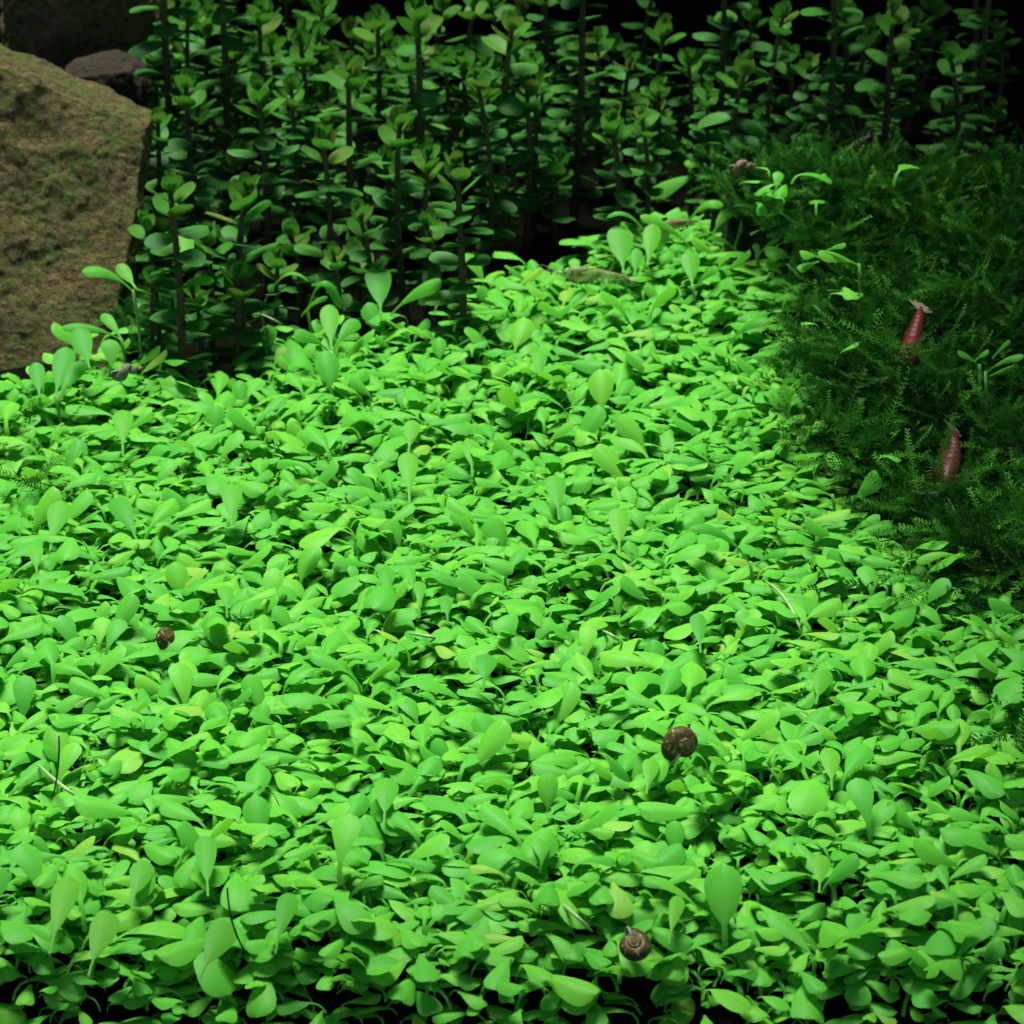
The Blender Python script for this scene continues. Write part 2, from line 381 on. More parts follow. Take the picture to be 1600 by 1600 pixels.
# which leaves show largest from the front of the tank: those become parts of their own
allV = W3.reshape(-1, 3); allF = (FQ[None] + (np.arange(nL) * nv)[:, None, None]).reshape(-1, 4)
bvh = BVHTree.FromPolygons(allV.tolist(), allF.tolist())
q = [5 * NC + 2, 7 * NC + 1, 7 * NC + 3, 8 * NC + 2, 9 * NC + 2, 9 * NC + 1, 9 * NC + 3]
eye = Vector((0, 0, CAM_H)); score = np.zeros(nL)
apx, apy = proj(allV); apx = apx.reshape(nL, nv); apy = apy.reshape(nL, nv)
area = np.zeros(nL)
for a, b, c, d in FQ:
    area += 0.5 * np.abs((apx[:, c] - apx[:, a]) * (apy[:, d] - apy[:, b]) - (apx[:, d] - apx[:, b]) * (apy[:, c] - apy[:, a]))
infr = (apx.mean(1) > 10) & (apx.mean(1) < 1590) & (apy.mean(1) < 1590)
for i in np.nonzero(infr & (area > 500))[0]:
    vis = 0
    for k in q:
        p = Vector(W3[i, k]); d = p - eye; L = d.length
        hit = bvh.ray_cast(eye, d / L, L - 0.0005)
        if hit[0] is None or hit[2] // len(FQ) == i: vis += 1
    score[i] = area[i] * vis / len(q)
chosen = np.zeros(nL, bool); chosen[np.argsort(-score)[:265]] = True
cover = empty('ground_cover_plant', (0, 0.54, 0))
tag(cover, 'bright green low carpet of small spoon-shaped leaves covering the tank floor', 'carpet plant')
off = Matrix.Translation((0, -0.54, 0))
for i in np.nonzero(chosen)[0]:
    link('leaf', var_mesh[vi[i]], cover, off @ mats[i])
rest = np.nonzero(~chosen)[0]
Vr = W3[rest].reshape(-1, 3) - np.array([0, 0.54, 0]); Fr = (FQ[None] + (np.arange(len(rest)) * nv)[:, None, None]).reshape(-1, 4)
fo = link('foliage', mesh_np('foliage', Vr, Fr, M_CARPET, np.tile(UVQ, (len(rest), 1)), {'rnd': np.repeat(rng.random(len(rest)), nv)}), cover)
tag(fo, kind='stuff')
print('carpet leaves', nL)

# leaves laid out one by one ------------------------------------------------------------
def leaf_between(b, t, Yb, Yt, wpx, arch=0.0, cup=0.25, face=(0, -0.35, 1), stalk=0.3, n=14, peak=0.62, zb=None):
    P0 = on_y(b[0], b[1], Yb); P2 = on_y(t[0], t[1], Yt); s = pxmm(Yb)
    P1 = (P0 + P2) / 2 + Vector((0, 0, 2 * arch / s))
    C = np.array([tuple(p) for p in bez(P0, P1, P2, n)])
    tt = np.linspace(0, 1, n); tt = 1 - (1 - tt) ** 1.6
    C = np.array([tuple(P0 * (1 - u) ** 2 + P1 * 2 * u * (1 - u) + P2 * u * u) for u in tt])
    tb = np.clip((tt - stalk) / (1 - stalk), 0, 1)
    wid = np.maximum(wpx / s * blade_profile(tb, peak) / 0.98, np.where(tb < 0.99, min(4.0, wpx * 0.5) / s, 0.8 / s))
    return leaf_from_line(C, wid, face, cup)
def gY(y, z=0.0): return on_z(800, y, z).y       # depth of the carpet surface seen at picture row y
# spoons that stand up out of the carpet: further leaves of the same plant
for (b, t, w, *o) in [((192, 712), (192, 640), 44), ((362, 825), (362, 754), 47), ((216, 850), (178, 778), 48), ((78, 860), (98, 782), 52), ((58, 905), (55, 852), 34),
                      ((640, 785), (637, 706), 44), ((605, 945), (604, 886), 38), ((655, 965), (657, 908), 26), ((968, 866), (967, 793), 46), ((874, 812), (866, 742), 46),
                      ((738, 745), (735, 686), 40), ((638, 712), (646, 656), 36), ((1095, 1020), (1090, 958), 36), ((1300, 1235), (1297, 1168), 44), ((755, 1080), (762, 1022), 48),
                      ((600, 1290), (605, 1215), 54), ((1010, 1240), (1020, 1185), 38), ((205, 1415), (228, 1345), 52), ((78, 1490), (110, 1368), 58), ((138, 1525), (172, 1425), 62),
                      ((312, 1530), (358, 1440), 66), ((325, 1400), (320, 1305), 48), ((1280, 1395), (1285, 1335), 40), ((1275, 1100), (1288, 1050), 40), ((845, 600), (842, 548), 34),
                      ((430, 1490), (455, 1395), 46), ((1160, 680), (1162, 640), 32), ((355, 965), (352, 915), 36), ((1045, 1475), (1062, 1400), 34), ((700, 975), (695, 930), 34)]:
    Yb = gY(b[1], 0.001); v, f, u = leaf_between(b, t, Yb, Yb + 1.35 * (b[1] - t[1]) / pxmm(Yb), w * 0.88, rng.uniform(2, 9), 0.2, (0.1, -0.8, 0.9), 0.22)
    link('leaf', mesh_np('leaf', v - np.array([0, 0.54, 0]), f, M_CARPET2, u), cover)
# pale runners and roots showing between the leaves
for p in [[(392, 487), (418, 492), (448, 512)], [(640, 990), (668, 993), (700, 1001)], [(1196, 908), (1235, 930), (1252, 990)], [(60, 1195), (100, 1235), (135, 1252)],
          [(512, 540), (520, 552), (526, 568)], [(940, 985), (955, 990), (972, 1005)], [(870, 1405), (900, 1430), (925, 1455)]]:
    P = [on_z(x, y, z) for (x, y), z in zip(p, (-0.001, 0.005, -0.001))]; v, f = tube(bez(P[0], P[1], P[2], 9), [0.0002, 0.00026, 0.0003, 0.00032, 0.0003, 0.0003, 0.00028, 0.00024, 0.0002], 6)
    link('runner', mesh_np('runner', np.array(v) - np.array([0, 0.54, 0]), f, M_RUNNER), cover)

shoots = [
 ('arching pair of bright leaves reaching across the foot of the big stone', [((208, 455), (128, 424), 30, 14), ((212, 450), (186, 412), 26, 0)]),
 ('long flat leaf above the spoons at the stone\'s lower corner', [((188, 530), (97, 512), 24, 10), ((192, 534), (160, 490), 22, 4)]),
 ('spoon leaves standing against the bottom corner of the big stone', [((86, 620), (104, 542), 42, 0), ((140, 575), (122, 512), 42, 0), ((92, 622), (130, 565), 32, 4), ((62, 622), (56, 566), 30, 0)]),
 ('thin leaf stalk bent into a half loop before the dark stems', [((407, 486), (482, 440), 9, 34), ((398, 490), (440, 470), 20, 2)]),
 ('curled leaf arching over like a hoop beside the thin looped stalk', [((480, 488), (532, 482), 20, 46), ((470, 495), (512, 465), 15, 8)]),
 ('upright round spoon leaf in front of the curled hoop leaf', [((518, 545), (514, 476), 36, 0), ((522, 545), (560, 500), 30, 6), ((512, 548), (460, 520), 36, 8)]),
 ('arched leaf and pale leaf growing up behind the front stem plant by the stone', [((272, 462), (334, 440), 26, 14), ((292, 425), (288, 364), 34, 0)]),
 ('broad pale leaf standing before the dark stem plants, behind the carpet edge', [((595, 490), (590, 414), 50, 0), ((610, 492), (690, 440), 40, 10)]),
 ('large tilted oval leaf below the flat leaves beside the moss', [((1098, 272), (1012, 308), 42, 6)]),
 ('cluster of round leaves spread above the moss edge, one leaf with a dark nick', [((1075, 245), (1030, 205), 34, 4), ((1078, 246), (1060, 228), 40, 4), ((1080, 245), (1142, 200), 40, 8), ((1078, 248), (1100, 232), 36, 2), ((1062, 262), (1008, 240), 14, 22)]),
 ('single upright narrow leaf on a pale runner above the moss', [((1112, 272), (1120, 214), 24, 0), ((1104, 264), (1070, 258), 26, 8)]),
 ('pair of large upright leaves at the back edge of the carpet', [((974, 425), (968, 352), 50, 0), ((1012, 412), (1022, 350), 34, 0), ((992, 430), (996, 388), 24, 0)]),
 ('long stalk arching backwards behind the large upright leaves', [((1085, 395), (1000, 338), 26, 14), ((1020, 385), (948, 340), 12, 26), ((1072, 352), (1130, 322), 24, 18)]),
 ('spoon leaf hanging over the middle of the back carpet edge', [((1082, 448), (1078, 392), 36, 0), ((1086, 450), (1120, 418), 24, 6)]),
 ('two slender curved leaves rising where carpet meets moss', [((1148, 385), (1176, 318), 20, 4), ((1112, 372), (1142, 330), 22, 10), ((1150, 392), (1108, 372), 18, 8)]),
 ('small upright paddle leaf just left of the domed leaf', [((1182, 400), (1218, 370), 14, 2), ((1186, 402), (1180, 380), 14, 0)]),
 ('domed leaf with a flat leaf under it at the moss edge', [((1242, 412), (1196, 398), 42, 12), ((1240, 414), (1192, 414), 20, 2), ((1228, 460), (1236, 418), 6, 0)]),
 ('drooping leaf alone on the dark moss', [((1256, 378), (1214, 342), 28, 8)]),
 ('pointed triangular leaf with two small round leaves on the moss', [((1342, 414), (1278, 396), 32, 4), ((1280, 402), (1250, 396), 26, 2), ((1280, 408), (1246, 420), 22, 0), ((1290, 392), (1322, 382), 16, 2)]),
 ('four flat oval leaves stacked at the moss edge', [((1228, 452), (1262, 446), 22, 2), ((1262, 458), (1304, 450), 30, 2), ((1224, 466), (1274, 464), 24, 0), ((1224, 476), (1256, 478), 18, 0)]),
 ('arched leaf at the carpet edge pointing towards the red shrimp', [((1136, 540), (1202, 502), 28, 14), ((1184, 555), (1240, 540), 24, 8), ((1160, 560), (1222, 568), 24, 6)]),
 ('flat oval leaves lying on the moss below the red shrimp', [((1276, 602), (1322, 590), 26, 2), ((1338, 590), (1368, 572), 22, 4), ((1370, 590), (1398, 572), 20, 2), ((1300, 610), (1262, 585), 20, 4)]),
 ('three narrow leaves fanned out on the moss at the right edge', [((1540, 582), (1600, 556), 18, 6), ((1545, 588), (1592, 572), 16, 2), ((1550, 560), (1578, 532), 12, 2)]),
 ('small leaf pair on the moss nearer the red shrimp than the right edge', [((1530, 572), (1496, 550), 18, 4), ((1522, 565), (1545, 548), 14, 2)]),
 ('pale leaf bent in a high bow over the carpet toward the moss', [((1172, 880), (1078, 826), 26, 22), ((1180, 885), (1230, 862), 24, 8)]),
 ('bright arched leaves at the lower end of the moss below the second shrimp', [((1300, 775), (1250, 768), 22, 6), ((1330, 785), (1372, 740), 44, 0), ((1420, 755), (1446, 745), 18, 2), ((1395, 800), (1428, 768), 18, 2), ((1390, 820), (1412, 795), 20, 2)]),
 ('lone flat leaves over the shaded moss at the lower right edge', [((1600, 962), (1544, 940), 34, 4), ((1500, 870), (1432, 880), 22, 10)]),
]
for lab, leaves in shoots:
    b0 = leaves[0][0]; Yc = surf(*b0) - (0.007 if b0[0] > 1190 and b0[1] < 700 else 0.001)
    if b0[0] < 300 and b0[1] < 560: Yc = min(Yc, 0.652)
    base = on_y(b0[0], b0[1], Yc)
    r = empty('leafy_shoot', base); tag(r, lab, 'shoot', 'single shoots standing out of the carpet')
    bvec = np.array(base)
    for (b, t, w, arch) in leaves:
        flat = abs(t[0] - b[0]) > abs(t[1] - b[1]) * 0.9
        v, f, u = leaf_between(b, t, Yc, Yc - 0.001 if flat else Yc + 1.3 * (b[1] - t[1]) / pxmm(Yc), w, arch, 0.3 if flat else 0.2, (0, -0.45, 1) if flat else (0.1, -0.8, 0.9), 0.18)
        link('leaf', mesh_np('leaf', v - bvec, f, M_CARPET2, u), r)
    zbed = float(bed_z(np.array([base.x]), np.array([base.y]))[0])
    v, f = tube(bez(Vector((0.001, 0.001, zbed - base.z)), Vector((0.0015, 0, (zbed - base.z) * 0.4)), Vector((0, 0, 0.0003)), 6), 0.00035, 6)
    link('stalk', mesh_np('stalk', v, f, M_PETIOLE), r)

# thin dark threads lying over the leaves
for lab, p in [('fine dark algae thread hanging at the left edge of the carpet', [(92, 1150), (94, 1205), (82, 1245)]),
               ('fine dark algae thread in front of the big leaf near the lower left corner', [(355, 1388), (358, 1450), (385, 1490)])]:
    P = [on_y(x, y, gY(p[1][1], 0.004) - 0.004) for x, y in p]; v, f = tube(bez(*P, 10), 0.00016, 5)
    o = link('algae_thread', mesh_np('algae_thread', np.array(v) - np.array(P[2]), f, M_THREAD)); o.location = P[2]; tag(o, lab, 'algae thread')

# ------------------------------------------------------------------ stem plants
def oval(L, W, e0, droop, cup, twist):
    ts = np.concatenate([[0, 0.06], 0.06 + 0.94 * (1 - (1 - np.linspace(0, 1, 11)[1:]) ** 1.7)]); n = len(ts)
    ang = e0 - droop * ts; d = np.diff(ts, prepend=0) * L
    C = np.stack([np.cumsum(np.cos(ang) * d), np.zeros(n), np.cumsum(np.sin(ang) * d)], -1) * MM
    tb = np.clip((ts - 0.05) / 0.95, 0, 1)
    wid = np.maximum(W * np.sqrt(np.clip(1 - np.abs(2 * tb - 1.04) ** 2.3 * 0.98, 0, 1)), 0.5) * MM; wid[0] = wid[1] = 0.9 * MM; wid[-1] = 0.12 * W * MM
    return leaf_from_line(C, wid, (-0.3, 0, 1), cup, twist)
sv = []; tv = []
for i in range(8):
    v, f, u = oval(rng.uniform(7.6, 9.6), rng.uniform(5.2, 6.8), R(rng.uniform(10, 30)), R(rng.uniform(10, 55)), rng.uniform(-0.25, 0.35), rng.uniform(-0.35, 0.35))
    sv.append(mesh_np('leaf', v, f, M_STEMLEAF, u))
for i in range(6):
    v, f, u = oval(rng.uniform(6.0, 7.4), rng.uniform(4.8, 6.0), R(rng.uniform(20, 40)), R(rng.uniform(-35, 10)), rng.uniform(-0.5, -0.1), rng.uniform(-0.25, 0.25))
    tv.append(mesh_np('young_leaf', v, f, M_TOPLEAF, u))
def stem_plant(xt, yt, xb, Y, size, label, top=True, seed=0, cut=0.0, group=None, node=4.0):
    Y = ny(Y); size *= 1.02
    rd = random.Random(seed * 13 + 5)
    T = on_y(xt, yt, Y); B = on_y(xb, 800, Y); zb = float(bed_z(np.array([B.x]), np.array([Y]))[0]) - 0.001
    B = Vector((T.x + (xb - xt) / pxmm(Y), Y + rd.uniform(-0.003, 0.003), zb)); T = Vector((T.x, Y, T.z + cut))
    L = (T - B).length; r = empty('stem_plant', B); tag(r, label, 'stem plant', group or 'leafy stem plants at the back of the tank')
    mid = (T - B) / 2 + Vector((rd.uniform(-0.007, 0.007), rd.uniform(-0.007, 0.007), 0))
    line = bez(Vector((0, 0, 0)), mid, T - B, 14)
    v, f = tube(line, [0.0011 * size * (1 - 0.45 * i / 13) for i in range(14)], 8)
    link('stem', mesh_np('stem', v, f, M_STEM), r)
    def at(s):
        s = min(max(s, 0), 1) * 13; i = min(int(s), 12); return line[i].lerp(line[i + 1], s - i)
    d = 0.0; k = 0; phi = rd.uniform(0, math.pi); topn = 4 if top else 0
    z = L
    while z > 0.008:
        s = z / L; p = at(s); young = k < topn
        if young:
            el, sc = [R(42), R(28), R(12), R(0)][k], [0.55, 0.78, 0.98, 1.12][k] * size
        else:
            el, sc = R(rd.uniform(-20, 12)), size * rd.uniform(0.80, 1.04)
        for sgn in (0, 1):
            if not young and rd.random() < 0.05: continue
            a = phi + sgn * math.pi + rd.uniform(-0.2, 0.2)
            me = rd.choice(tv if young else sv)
            Mx = (Matrix.Translation(p) @ Matrix.Rotation(a, 4, 'Z') @ Matrix.Rotation(-el - rd.uniform(-0.12, 0.12), 4, 'Y')
                  @ Matrix.Rotation(rd.uniform(-0.25, 0.25), 4, 'X') @ Matrix.Scale(sc, 4))
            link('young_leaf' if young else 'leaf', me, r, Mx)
        phi += math.pi / 2 + rd.uniform(-0.25, 0.25)
        z -= MM * size * (1.5 if k == 0 else 2.2 if k == 1 else 3.0 if k == 2 else 3.8 if k == 3 else node * rd.uniform(0.85, 1.12)); k += 1
    if top:
        for j in range(4):
            Mx = Matrix.Translation(at(1)) @ Matrix.Rotation(phi + j * math.pi / 2, 4, 'Z') @ Matrix.Rotation(-R(62 + 6 * (j % 2)), 4, 'Y') @ Matrix.Scale(0.42 * size, 4)
            link('young_leaf', rd.choice(tv), r, Mx)
    return r
plants = [
 # top x, top y, base x, depth, size, cut (extra length above the frame), label
 (265, 292, 270, 0.538, 1.0, 0, 'nearest stem plant, rooted in the carpet just right of the stone'),
 (385, 300, 392, 0.552, 1.12, 0, 'stem plant with broad dark rosette, above the shortest front one'),
 (370, 430, 358, 0.545, 1.0, 0, 'shortest front stem plant, its rosette low over the bare soil'),
 (713, 258, 722, 0.560, 1.0, 0, 'stem plant with round olive top and long bare lower stem beside the carpet'),
 (625, 190, 632, 0.585, 1.0, 0, 'stem plant with olive cup-shaped top, between two shorter neighbours'),
 (502, 212, 492, 0.585, 0.95, 0, 'stem plant with reddish narrow top right of the broad rosette'),
 (560, 332, 556, 0.575, 0.85, 0, 'small stem plant with star-shaped top low in the middle of the stand'),
 (247, 188, 246, 0.600, 0.85, 0, 'slim stem plant with pale bud tip touching the stone\'s edge'),
 (290, 130, 286, 0.612, 1.0, 0, 'stem plant with open yellowish top just above the slim one by the stone'),
 (402, 142, 408, 0.605, 1.05, 0, 'leafy stem plant with silvery leaves and cupped green top'),
 (470, 68, 472, 0.640, 1.0, 0, 'stem plant with bright flower-like green rosette near the top edge'),
 (455, 135, 462, 0.615, 0.8, 0, 'slender stem plant with small lit tip under the flower-like rosette'),
 (545, 102, 548, 0.622, 1.0, 0, 'stem plant with dull red flattened top and long bare stem'),
 (652, 15, 662, 0.625, 1.12, 0, 'thick-stemmed plant with large upright top at the upper edge, middle'),
 (800, 42, 797, 0.635, 1.12, 0, 'free-standing stem plant with ball-shaped green tip before the black gap'),
 (880, 252, 872, 0.640, 0.9, 0, 'dim stem plant with small curly top behind the carpet\'s back edge'),
 (955, 190, 950, 0.610, 0.95, 0, 'stem plant with lit yellow bud beside the round-leaved shoot'),
 (1002, 182, 998, 0.625, 0.8, 0, 'short stem plant with dark oval cup tip, next to the yellow bud one'),
 (1168, 100, 1164, 0.632, 1.0, 0, 'stem plant with rolled open top where the moss begins'),
 (1030, 134, 1034, 0.665, 0.7, 0, 'faint small stem plant with pointed tip in the dark gap'),
 (1106, 140, 1110, 0.655, 0.7, 0, 'small stem plant with reddish square tip in the dark gap'),
 (335, 0, 338, 0.640, 1.05, 0.03, 'stem plant cut by the upper edge, second from the stone'),
 (256, 0, 260, 0.630, 1.1, 0.03, 'stem plant cut by the upper edge, nearest to the dark stone'),
 (905, 0, 898, 0.655, 1.05, 0.03, 'tall stem plant cut by the upper edge at the left side of the dark gap'),
 (1130, 0, 1128, 0.665, 1.0, 0.02, 'tall stem plant cut by the upper edge above the rolled open top'),
 (1298, 0, 1296, 0.660, 1.05, 0.012, 'tall stem plant with glossy lit leaves cut by the upper edge, over the moss'),
 (1395, 18, 1392, 0.668, 1.05, 0, 'stem plant with dark rosette and tiny lit shoot over the moss'),
 (1484, 86, 1490, 0.650, 1.0, 0, 'stem plant with round yellowish-red top over the moss'),
 (1555, 0, 1552, 0.675, 1.0, 0.02, 'stem plant cut by the upper edge in the top right corner'),
 (1225, 20, 1222, 0.662, 0.9, 0, 'stem plant with upright lit leaf beside the glossy tall one'),
 (1385, 190, 1388, 0.672, 0.6, 0, 'tiny blurred stem plant low in the dark above the moss'),
 (322, 366, 318, 0.556, 0.85, 0, 'small stem plant with open olive top squeezed between the two front ones'),
 (405, 20, 402, 0.655, 0.95, 0, 'stem plant with tilted top near the upper edge, left of the flower-like rosette'),
 (590, 28, 588, 0.660, 0.95, 0, 'stem plant with dim leaves near the upper edge, left of the thick-stemmed one'),
 (720, 90, 716, 0.655, 0.9, 0, 'dim stem plant right of the thick-stemmed one'),
]
for i, (xt, yt, xb, Y, sz, cut, lab) in enumerate(plants):
    stem_plant(xt, yt, xb, Y, sz, lab, True, i + 1, cut)
short = ['nearest plant by the stone', 'broad dark rosette', 'shortest front plant', 'round olive top', 'olive cup-shaped top', 'reddish narrow top', 'star-shaped top', 'slim plant with pale bud',
         'open yellowish top', 'silvery-leaved plant', 'flower-like rosette', 'small lit tip', 'dull red flattened top', 'thick-stemmed plant', 'ball-shaped tip', 'small curly top', 'lit yellow bud',
         'dark oval cup', 'rolled open top', 'faint pointed tip', 'reddish square tip', 'second cut-off stem', 'cut-off stem by the dark stone', 'tall stem left of the gap', 'tall stem above the rolled top',
         'glossy tall plant', 'dark rosette with lit shoot', 'round yellowish-red top', 'top right corner plant', 'upright lit leaf', 'tiny blurred plant', 'squeezed olive top', 'tilted top', 'dim upper-edge plant',
         'dim plant by the thick stem']
rd = random.Random(3); used = set()
def filler_label(x, y):
    order = sorted(range(len(plants)), key=lambda k: (plants[k][0] - x) ** 2 + (plants[k][1] - y) ** 2)
    for k in order:
        dx, dy = x - plants[k][0], y - plants[k][1]
        for w in (['right of', 'left of'][dx < 0], ['below', 'above'][dy < 0]):
            lab = 'shaded stem plant in the back, just %s the %s' % (w, short[k])
            if lab not in used: used.add(lab); return lab
fill = []
for i in range(30):                                   # the last rows, lost in the dark
    x = -20 + i * 55 + rd.uniform(-20, 20)
    fill.append((x, rd.uniform(-40, 150) if x < 880 else rd.uniform(-40, 100), rd.uniform(0.69, 0.76), rd.uniform(0.85, 1.05)))
for i in range(76):                                   # the crowd between the named ones
    x = 215 + (i % 19) * 35 + rd.uniform(-16, 16); k = i // 19; y = (rd.uniform(10, 150), rd.uniform(120, 270), rd.uniform(240, 400), rd.uniform(-30, 100))[k]
    if (k == 2 and (x > 700 or i % 3)) or (k == 1 and i % 2): continue
    fill.append((x, y, (rd.uniform(0.645, 0.685), rd.uniform(0.61, 0.645), rd.uniform(0.575, 0.605), rd.uniform(0.68, 0.72))[k], rd.uniform(0.75, 1.0)))
for i in range(13):                                   # and the thin stand behind the moss and the gap
    x = 850 + i * 58 + rd.uniform(-20, 20); fill.append((x, rd.uniform(60, 180), rd.uniform(0.675, 0.70), rd.uniform(0.65, 0.85)))
fill += [(935, 60, 0.672, 0.9), (985, 95, 0.68, 0.85), (1040, 40, 0.675, 0.9), (1075, 90, 0.668, 0.8), (850, 130, 0.66, 0.85), (765, 150, 0.65, 0.85)]
fill += [(226, 345, 0.545, 0.7), (238, 430, 0.54, 0.65), (300, 455, 0.545, 0.7), (435, 400, 0.565, 0.8), (665, 345, 0.575, 0.8), (520, 395, 0.565, 0.7)]
for i, (x, y, Y, sz) in enumerate(fill):
    stem_plant(x, y, x + rd.uniform(-12, 12), Y, sz, filler_label(x, y), True, 100 + i, 0.0, 'shaded stem plants of the back rows')

# ------------------------------------------------------------------ moss
def frond_variant(L, n, bend, lw, seed):
    rd = random.Random(seed); V = []; F = []; tip = []
    pts = [Vector((L * s * math.cos(bend * s), rd.uniform(-0.02, 0.02) * L * s, L * s * math.sin(bend * s))) for s in np.linspace(0, 1, 7)]
    for i, p in enumerate(pts):
        w = 0.2 * (1 - 0.6 * i / 6)
        V += [p + Vector((0, w, 0)), p + Vector((0, -w, 0))]; tip += [i / 6] * 2
        if i: F.append((2 * i - 2, 2 * i - 1, 2 * i + 1, 2 * i))
    for k in range(n):
        s = 0.06 + 0.94 * k / (n - 1); i = min(int(s * 6), 5); p = pts[i].lerp(pts[i + 1], s * 6 - i); t = (pts[i + 1] - pts[i]).normalized()
        for sg in (-1, 1):
            ll = lw * (1.0 - 0.55 * s ** 3) * rd.uniform(0.75, 1.2)
            d = (t * rd.uniform(0.5, 0.9) + Vector((0, sg, rd.uniform(-0.35, 0.45)))).normalized(); nrm = d.cross(t).cross(d).normalized() if d.cross(t).length > 1e-4 else t
            a = p; m = p + d * ll * 0.5; e = p + d * ll
            b = len(V); V += [a, m + nrm * 0.19, e, m - nrm * 0.19]; tip += [s] * 4; F.append((b, b + 1, b + 2, b + 3))
    return np.array([tuple(v) for v in V]) * MM, np.array(F), np.array(tip)
FV = [frond_variant(10 + 1.2 * i, 19, R(-20 + 14 * (i % 4)), 1.7 + 0.12 * (i % 3), i) for i in range(8)]
fmesh = [mesh_np('frond', v, f, M_MOSS, attrs={'tip': t}, smooth=False) for v, f, t in FV]
N0 = 60000
mx = rng.uniform(0.02, 0.24, N0); my = rng.uniform(0.48, 0.82, N0); mz = moss_h(mx, my)
qx, qy = proj(np.column_stack([mx, my, np.maximum(mz, 0.002)]))
ok = in_poly(qx + rng.normal(0, 12, N0), qy + rng.normal(0, 8, N0), moss_out)
mx, my, mz = mx[ok][:8500], my[ok][:8500], mz[ok][:8500]
# stray moss in the carpet: the left edge and the lower right
ex = []
for (cx_, cy_, sx, sy, n) in [(205, 470, 14, 30, 40), (20, 672, 40, 10, 12), (75, 770, 40, 8, 14), (1275, 690, 22, 20, 40), (1540, 905, 50, 16, 70), (1585, 1180, 14, 30, 16), (250, 505, 40, 25, 40)]:
    for _ in range(n):
        p = on_z(cx_ + rng.normal(0, sx), cy_ + rng.normal(0, sy), 0.0); ex.append((p.x, p.y, 0.0005))
for cx_, cy_, n in ((1412, 580, 16), (1478, 765, 16), (1425, 545, 6), (1490, 730, 6)):
    for _ in range(n):
        a, b = cx_ + rng.normal(0, 18), cy_ + rng.normal(0, 9); p = on_y(a, b, surf(a, b) - 0.002); ex.append(tuple(p))
ex = np.array(ex)
bx = np.concatenate([mx, ex[:, 0]]); by = np.concatenate([my, ex[:, 1]]); bzz = np.concatenate([mz - 0.006 * rng.random(len(mz)) ** 1.5, ex[:, 2]])
nM = len(bx); fvi = rng.integers(0, 8, nM); fm = []
for i in range(nM):
    fm.append(Matrix.Translation((bx[i], by[i], bzz[i])) @ Matrix.Rotation(rng.uniform(0, 2 * math.pi), 4, 'Z') @ Matrix.Rotation(-R(rng.normal(8, 18)), 4, 'Y')
              @ Matrix.Rotation(R(rng.normal(0, 30)), 4, 'X') @ Matrix.Scale(rng.uniform(0.6, 1.1), 4))
moss = empty('moss', (0.1, 0.65, 0)); tag(moss, 'dark green feathery moss mound filling the right side behind the carpet', 'moss')
mo = Matrix.Translation((-0.1, -0.65, 0)); moff = np.array([0.1, 0.65, 0])
zsort = np.argsort(-(bzz + 0.004 * rng.random(nM) + np.array([abs(m[2][0]) * 0 for m in fm]) - 0.02 * (by - 0.55)))
fx, fy = proj(np.column_stack([bx, by, bzz])); inm = (fx > 1050) & (fx < 1590) & (fy > 240)
pick = [i for i in zsort if inm[i]][:140]; pk = set(pick)
for i in pick: link('frond', fmesh[fvi[i]], moss, mo @ fm[i])
vs, fs, tps, rn = [], [], [], []; o0 = 0
for i in range(nM):
    if i in pk: continue
    v, f, t = FV[fvi[i]]; A = np.array(fm[i]); v = v @ A[:3, :3].T + A[:3, 3] - moff
    vs.append(v); fs.append(f + o0); tps.append(t); rn.append(np.full(len(v), rng.random())); o0 += len(v)
o = link('moss_mass', mesh_np('moss_mass', np.concatenate(vs), np.concatenate(fs), M_MOSS, attrs={'tip': np.concatenate(tps), 'rnd': np.concatenate(rn)}, smooth=False), moss); tag(o, kind='stuff')
# the felted underlayer the fronds grow from
gx = np.linspace(0.015, 0.28, 80); gy = np.linspace(0.49, 0.82, 90); GX, GY = np.meshgrid(gx, gy)
GZ = moss_h(GX, GY) - 0.0055 + rng.normal(0, 0.0006, GX.shape)
ux, uy = proj(np.stack([GX.ravel(), GY.ravel(), np.maximum(GZ.ravel(), 0)], -1)); inn = in_poly(ux, uy, moss_out).reshape(GX.shape)
GZ = np.where(inn, GZ, -0.016); I = np.arange(80 * 89).reshape(89, 80)[:, :-1].ravel()
link('moss_felt', mesh_np('moss_felt', np.stack([GX, GY, GZ], -1).reshape(-1, 3) - moff, np.stack([I, I + 1, I + 81, I + 80], -1), M_MOSSBASE), moss)

# ------------------------------------------------------------------ snails
def mat_shell(name, a, b, spot, rough=0.35):
    nd = N(name); co = nd.coord(); n1 = nd.noise(700, 4, 0.7, co); n2 = nd.noise(1500, 3, 0.6, co)
    col = nd.mix(nd.rng(n1, 0.35, 0.65), a, b); col = nd.mix(nd.rng(n2, 0.56, 0.66), col, spot)
    col = nd.mix(nd.math('MULTIPLY', nd.n('Attribute', attribute_name='seam').outputs['Fac'], 0.7), col, spot)
    return nd.done(nd.bsdf(col, 0.55, 0.12, nd.bump(n1, 0.5, 0.0004)))
M_SHELL = mat_shell('dark_speckled_shell', (0.030, 0.021, 0.005), (0.070, 0.052, 0.012), (0.24, 0.22, 0.09))
M_SHELLP = mat_shell('pale_shell', (0.09, 0.10, 0.06), (0.13, 0.14, 0.09), (0.19, 0.20, 0.14), 0.35)
M_SHELLR = mat_shell('reddish_shell', (0.13, 0.075, 0.05), (0.16, 0.13, 0.09), (0.24, 0.24, 0.15), 0.3)
M_FOOT = mat_simple('snail_flesh', (0.05, 0.045, 0.035), (0.10, 0.09, 0.07), 900, 0.4, 0.5)
